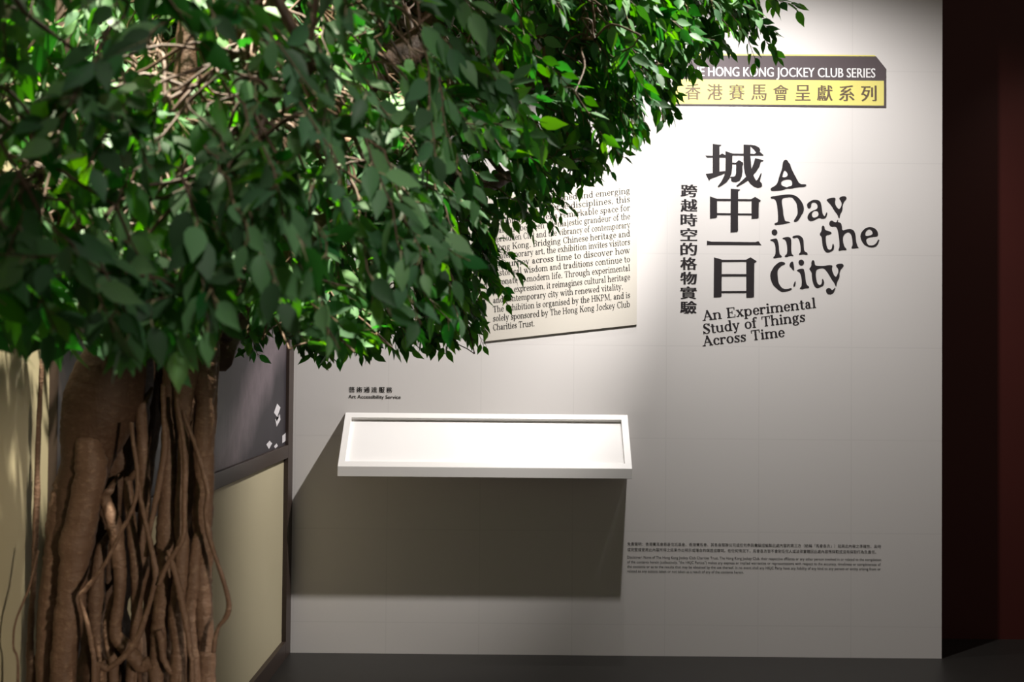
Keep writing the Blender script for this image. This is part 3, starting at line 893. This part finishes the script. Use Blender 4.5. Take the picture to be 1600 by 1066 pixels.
# crown outline seen from the doorway side, used only to shape the volume of the crown
OUT = [(-160, 505), (60, 508), (120, 520), (190, 522), (232, 530), (256, 600), (280, 545), (326, 520), (345, 500), (372, 528), (400, 536), (440, 508), (470, 540), (520, 560), (560, 548),
       (600, 543), (690, 538), (735, 516), (752, 526), (764, 470), (782, 425), (776, 390), (806, 348), (846, 334), (888, 296), (932, 270), (970, 248), (1010, 212), (1052, 180), (1066, 126),
       (1092, 86), (1150, 64), (1190, 46), (1196, 20), (1226, 0), (1236, -160), (-160, -160)]
NEARB = [(-200, 478), (60, 478), (120, 490), (200, 495), (240, 530), (262, 590), (290, 525), (340, 470), (420, 480), (520, 525), (570, 525), (640, 505), (720, 462), (752, 410), (790, 325), (850, 260), (900, 240), (940, 150), (1000, 40), (1060, -100), (1300, -200)]
def inside(x, y, P=OUT):
    c = False
    j = len(P) - 1
    for i in range(len(P)):
        if (P[i][1] > y) != (P[j][1] > y) and x < (P[j][0] - P[i][0]) * (y - P[i][1]) / (P[j][1] - P[i][1]) + P[i][0]:
            c = not c
        j = i
    return c
def nearb(x):
    return np.interp(x, [p[0] for p in NEARB], [p[1] for p in NEARB])
def yfar(x):
    lim = 0.94 * 1709.0 / max(802 - x, 60)
    return min(3.55, lim)
def ynear(x):
    return np.interp(x, [-100, 300, 600, 850, 1000, 1250], [1.05, 1.12, 1.2, 1.9, 2.5, 3.0])

# sparse places of the crown where a limb shows
OPEN = [(284, 125, 30, 95, 2.22), (30, 308, 52, 34, 1.85), (655, 55, 36, 70, 2.6)]
# leaf template: rows along the midrib
TT = np.array([0.0, 0.12, 0.32, 0.58, 0.82, 1.0])
HW = np.array([0.02, 0.16, 0.235, 0.20, 0.075, 0.0])
def leaf(base, dirv, nrm, L, curl, fold):
    """10-quad leaf; returns verts (17,3)"""
    side = np.cross(dirv, nrm)
    side /= np.linalg.norm(side) + 1e-9
    nrm = np.cross(side, dirv)
    out = []
    for t_, h in zip(TT, HW):
        c = base + dirv * (t_ * L) - nrm * (curl * L * t_ * t_)
        out.append(c)
        if h > 0:
            out.append(c + side * (h * L) + nrm * (fold * h * L))
            out.append(c - side * (h * L) + nrm * (fold * h * L))
    return out
LF = []
for r_ in range(4):
    a, b = r_ * 3, (r_ + 1) * 3
    LF += [(a, b, b + 1, a + 1), (a, a + 2, b + 2, b)]
LF += [(12, 15, 13), (12, 14, 15)]
NV = 16

def unit(v):
    return v / (np.linalg.norm(v) + 1e-9)

sprays = []   # (base, tip, Y class)
def try_spray(lo, hi, length, margin):
    for _ in range(400):
        x = rng.uniform(-120, 1265)
        y = rng.uniform(-140, 625)
        if not (inside(x, y) and inside(x, y + 16) and inside(x + 14, y)): continue
        a, b = max(lo, ynear(x)), min(hi, yfar(x))
        if b <= a: continue
        Y = 1 / rng.uniform(1 / b, 1 / a)
        if Y < 2.0 and y > nearb(x) - 8: continue
        p = np.array(at(x, y, Y))
        # twigs run outward (to the right, towards the viewer or back) and droop
        out = np.array([p[0] + 0.75, (p[1] - 2.25) * 0.8, 0.0])
        out = unit(out + rng.normal(size=3) * 0.45)
        d_ = unit(out * rng.uniform(0.5, 1.0) + np.array([0, 0, -rng.uniform(0.1, 0.85)]))
        Ls = length * rng.uniform(0.7, 1.25)
        base = p - d_ * Ls
        if base[0] < -1.08: continue
        return (base, d_, Ls, Y)
    return None
for lo, hi, n in ((1.0, 1.8, 130), (1.7, 2.7, 280), (2.6, 3.56, 760)):
    for _ in range(n):
        s_ = try_spray(lo, hi, 0.24, 0)
        if s_: sprays.append(s_)
n_body = len(sprays)
# the lowest fringe, so the outline is carried by drooping tips
for i in range(len(OUT) - 4):
    (xa_, ya_), (xb_, yb_) = OUT[i], OUT[i + 1]
    seg = math.hypot(xb_ - xa_, yb_ - ya_)
    for q in range(int(seg / 15) + 1):
        f = rng.random()
        x = xa_ + (xb_ - xa_) * f
        y = ya_ + (yb_ - ya_) * f
        if x < -50: continue
        lim = yfar(x)
        Y = lim - abs(rng.normal()) * 0.12
        if x < 360: Y = rng.uniform(1.15, min(1.9, lim))
        p = np.array(at(x - rng.uniform(4, 16), y - rng.uniform(8, 24), Y))
        d_ = unit(np.array([rng.uniform(0.1, 0.9), rng.normal() * 0.3, -rng.uniform(0.4, 1.0)]))
        sprays.append((p - d_ * 0.2, d_, 0.2, Y))

n_fringe = len(sprays)
# single sprigs that stick out of the crown's edge: tip on the outline, heading
SPRIGS = [(832, 408, 1, -.2), (826, 432, 1, -.5), (812, 462, .8, -.5), (806, 480, .7, -.8), (774, 520, .6, -.9), (762, 548, .2, -1), (705, 556, .1, -1), (690, 548, .4, -1), (640, 548, .2, -1),
          (596, 544, .0, -1), (516, 566, .3, -1), (498, 562, -.2, -1), (478, 550, -.2, -1), (892, 338, .8, -.7), (915, 330, 1, -.4), (880, 366, .5, -.9), (846, 372, .2, -1), (968, 270, .7, -.7), (936, 282, .3, -1),
          (1010, 222, .4, -1), (1064, 186, .6, -.8), (1076, 150, 1, -.3), (1232, 96, .8, -.7), (1196, 104, .5, -.9), (1234, 58, 1, -.3), (1262, 14, 1, -.2), (1228, 24, .6, -.8), (1150, 84, .5, -1), (1100, 118, .6, -.8), (1120, 96, .2, -1),
          (412, 566, .3, -1), (398, 556, -.1, -1), (380, 548, .2, -1)]
for (x, y, hx, hz) in SPRIGS:
    Y = yfar(x) - rng.uniform(0.0, 0.12)
    p = np.array(at(x, y, Y))
    d_ = unit(np.array([hx, rng.normal() * 0.2, hz]))
    sprays.append((p - d_ * 0.24 - np.array([0.02, 0, -0.045]), d_, 0.22, Y))

# group sprays into boughlets: nearest limb, then clusters along it
allp = np.vstack(limb_paths)
owner = np.concatenate([[i] * len(p) for i, p in enumerate(limb_paths)])
def nearest_limb(p):
    k = int(rng.choice(np.argsort(np.linalg.norm(allp - p, axis=1))[:9]))
    return owner[k], allp[k]

bas = np.array([s_[0] for s_ in sprays])
cent = bas[rng.choice(len(bas), 150, replace=False)]
for _ in range(6):
    lab = np.argmin(((bas[:, None] - cent[None]) ** 2).sum(2), axis=1)
    cent = np.array([bas[lab == k].mean(0) if (lab == k).any() else cent[k] for k in range(len(cent))])

NL = len(LIMBS)
wood = [[] for _ in range(NL)]
LV = [[] for _ in range(NL)]; LC = [[] for _ in range(NL)]
PV = [[] for _ in range(NL)]
cl_owner = []
cl_path = []
def sag_path(a, b, n=7, sag=0.04):
    t_ = np.linspace(0, 1, n)[:, None]
    p = a * (1 - t_) + b * t_
    p[:, 2] += (np.sin(t_[:, 0] * math.pi)) * sag
    p[1:-1] += rng.normal(size=(n - 2, 3)) * 0.012
    return p
for k, c in enumerate(cent):
    o_, q = nearest_limb(c)
    cl_owner.append(o_)
    path = spline(sag_path(q, c, 5, 0.05), 4)
    cl_path.append(path)
    wood[o_].append(tube(path, np.linspace(.010, .004, len(path)), 6, 0.06, 0.0, 200 + k, False))
TINTS = np.array([(.020, .115, .016), (.026, .150, .020), (.036, .190, .024), (.022, .130, .032), (.062, .235, .028), (.014, .075, .012)])
nleaf = 0
for si, (base, d_, Ls, Y) in enumerate(sprays):
    o_ = cl_owner[lab[si]]
    cp_ = cl_path[lab[si]]
    c = cp_[rng.integers(int(len(cp_) * 0.3), len(cp_))]
    path = spline(sag_path(c, base, 4, 0.02), 3)
    n = 9
    tt = np.linspace(0, 1, n)
    bend = np.array([0, 0, -1.0])
    sp = base + np.outer(tt * Ls, d_) + np.outer(tt ** 2 * Ls * 0.22, bend)
    sp[1:] += rng.normal(size=(n - 1, 3)) * 0.004
    last = -1.0
    keep = []
    nl = int(rng.integers(11, 17))
    big = rng.uniform(0.82, 1.22)
    pl = unit(np.array([rng.normal() * 0.5 + 0.1, rng.normal() * 0.5 - 0.45, rng.uniform(0.15, 1.0)]))
    for j in range(nl):
        f = 0.12 + 0.88 * (j + 0.5) / nl
        i0 = min(int(f * (n - 1)), n - 2)
        p = sp[i0] + (sp[i0 + 1] - sp[i0]) * (f * (n - 1) - i0)
        ax = unit(sp[i0 + 1] - sp[i0])
        rv = unit(pl + rng.normal(size=3) * 0.35)
        sd = unit(np.cross(ax, rv)) * (1 if j % 2 else -1)
        dl = unit(ax * rng.uniform(0.55, 1.1) + sd * rng.uniform(0.25, 0.95) + np.array([0, 0, -rng.uniform(0.0, 0.55)]))
        L = rng.uniform(0.048, 0.064) * big
        if j > nl - 3: L *= 0.85
        pet = rng.uniform(.008, .016)
        b0 = p + dl * pet
        tip = b0 + dl * L
        if tip[0] < -1.115 or b0[0] < -1.115: continue
        tx, ty = proj(tip)
        bx, by = proj(b0)
        if any(((tx - wx) / wrx) ** 2 + ((ty - wy) / wry) ** 2 < 1 and tip[1] < wY for wx, wy, wrx, wry, wY in OPEN): continue
        if si < n_body:
            if not (inside(bx, by + 10) and inside((tx + bx) / 2, (ty + by) / 2)): continue
            if tip[1] < 2.0 and by > nearb(bx) + 4: continue
        elif si < n_fringe and not inside(bx - 10, by - 12): continue
        up = unit(pl + rng.normal(size=3) * 0.45)
        nr = up - dl * np.dot(up, dl)
        if np.linalg.norm(nr) < 0.1: nr = sd
        nr = unit(nr)
        last = f
        LV[o_].append(leaf(b0, dl, nr, L, rng.uniform(0.02, 0.22), rng.uniform(0.05, 0.4)))
        tint = TINTS[rng.integers(len(TINTS))] * rng.uniform(0.8, 1.2)
        LC[o_].append(tint)
        # leaf stalk running onto the midrib
        e = b0 + dl * L * 0.3 - nr * (0.0012 + 0.02 * L)
        s2 = unit(np.cross(dl, nr)) * 0.0011
        PV[o_].append([p + s2, p - s2, e - s2 * .5, e + s2 * .5, p - nr * .0016])
        nleaf += 1
    if last > 0:
        m_ = max(3, int(math.ceil(last * (n - 1))) + 1)
        wood[o_].append(tube(path, np.linspace(.0036, .0022, len(path)), 5, 0.0, 0.0, 0, False))
        wood[o_].append(tube(sp[:m_], np.linspace(.0022, .0009, m_), 5, 0.0, 0.0, 0, False))
print('leaves', nleaf, 'sprays', len(sprays))
for i in range(NL):
    if wood[i]:
        v_, f_ = merged(wood[i])
        mesh_obj('twigs', v_, f_, M_twig, limb_objs[i], True)
    if not LV[i]: continue
    nl = len(LV[i])
    verts = np.array(LV[i]).reshape(-1, 3)
    pv = np.array(PV[i]).reshape(-1, 3)
    faces, mi = [], []
    for q in range(nl):
        faces += [tuple(k_ + q * NV for k_ in f) for f in LF]
        mi += [0] * len(LF)
    off = nl * NV
    for q in range(nl):
        a = off + q * 5
        faces += [(a, a + 1, a + 2, a + 3), (a, a + 3, a + 4), (a + 1, a + 4, a + 2)]
        mi += [1] * 3
    me = bpy.data.meshes.new('foliage')
    me.from_pydata(np.vstack([verts, pv]).tolist(), [], faces)
    me.polygons.foreach_set('material_index', mi)
    me.polygons.foreach_set('use_smooth', [m_ == 0 for m_ in mi])
    ca = me.color_attributes.new('leaf_tint', 'FLOAT_COLOR', 'POINT')
    cols = np.ones((len(verts) + len(pv), 4), np.float32)
    cols[:len(verts), :3] = np.repeat(np.array(LC[i]), NV, axis=0)
    ca.data.foreach_set('color', cols.ravel())
    me.update()
    link_mesh('foliage', me, [M_leaf, M_petiole], limb_objs[i])
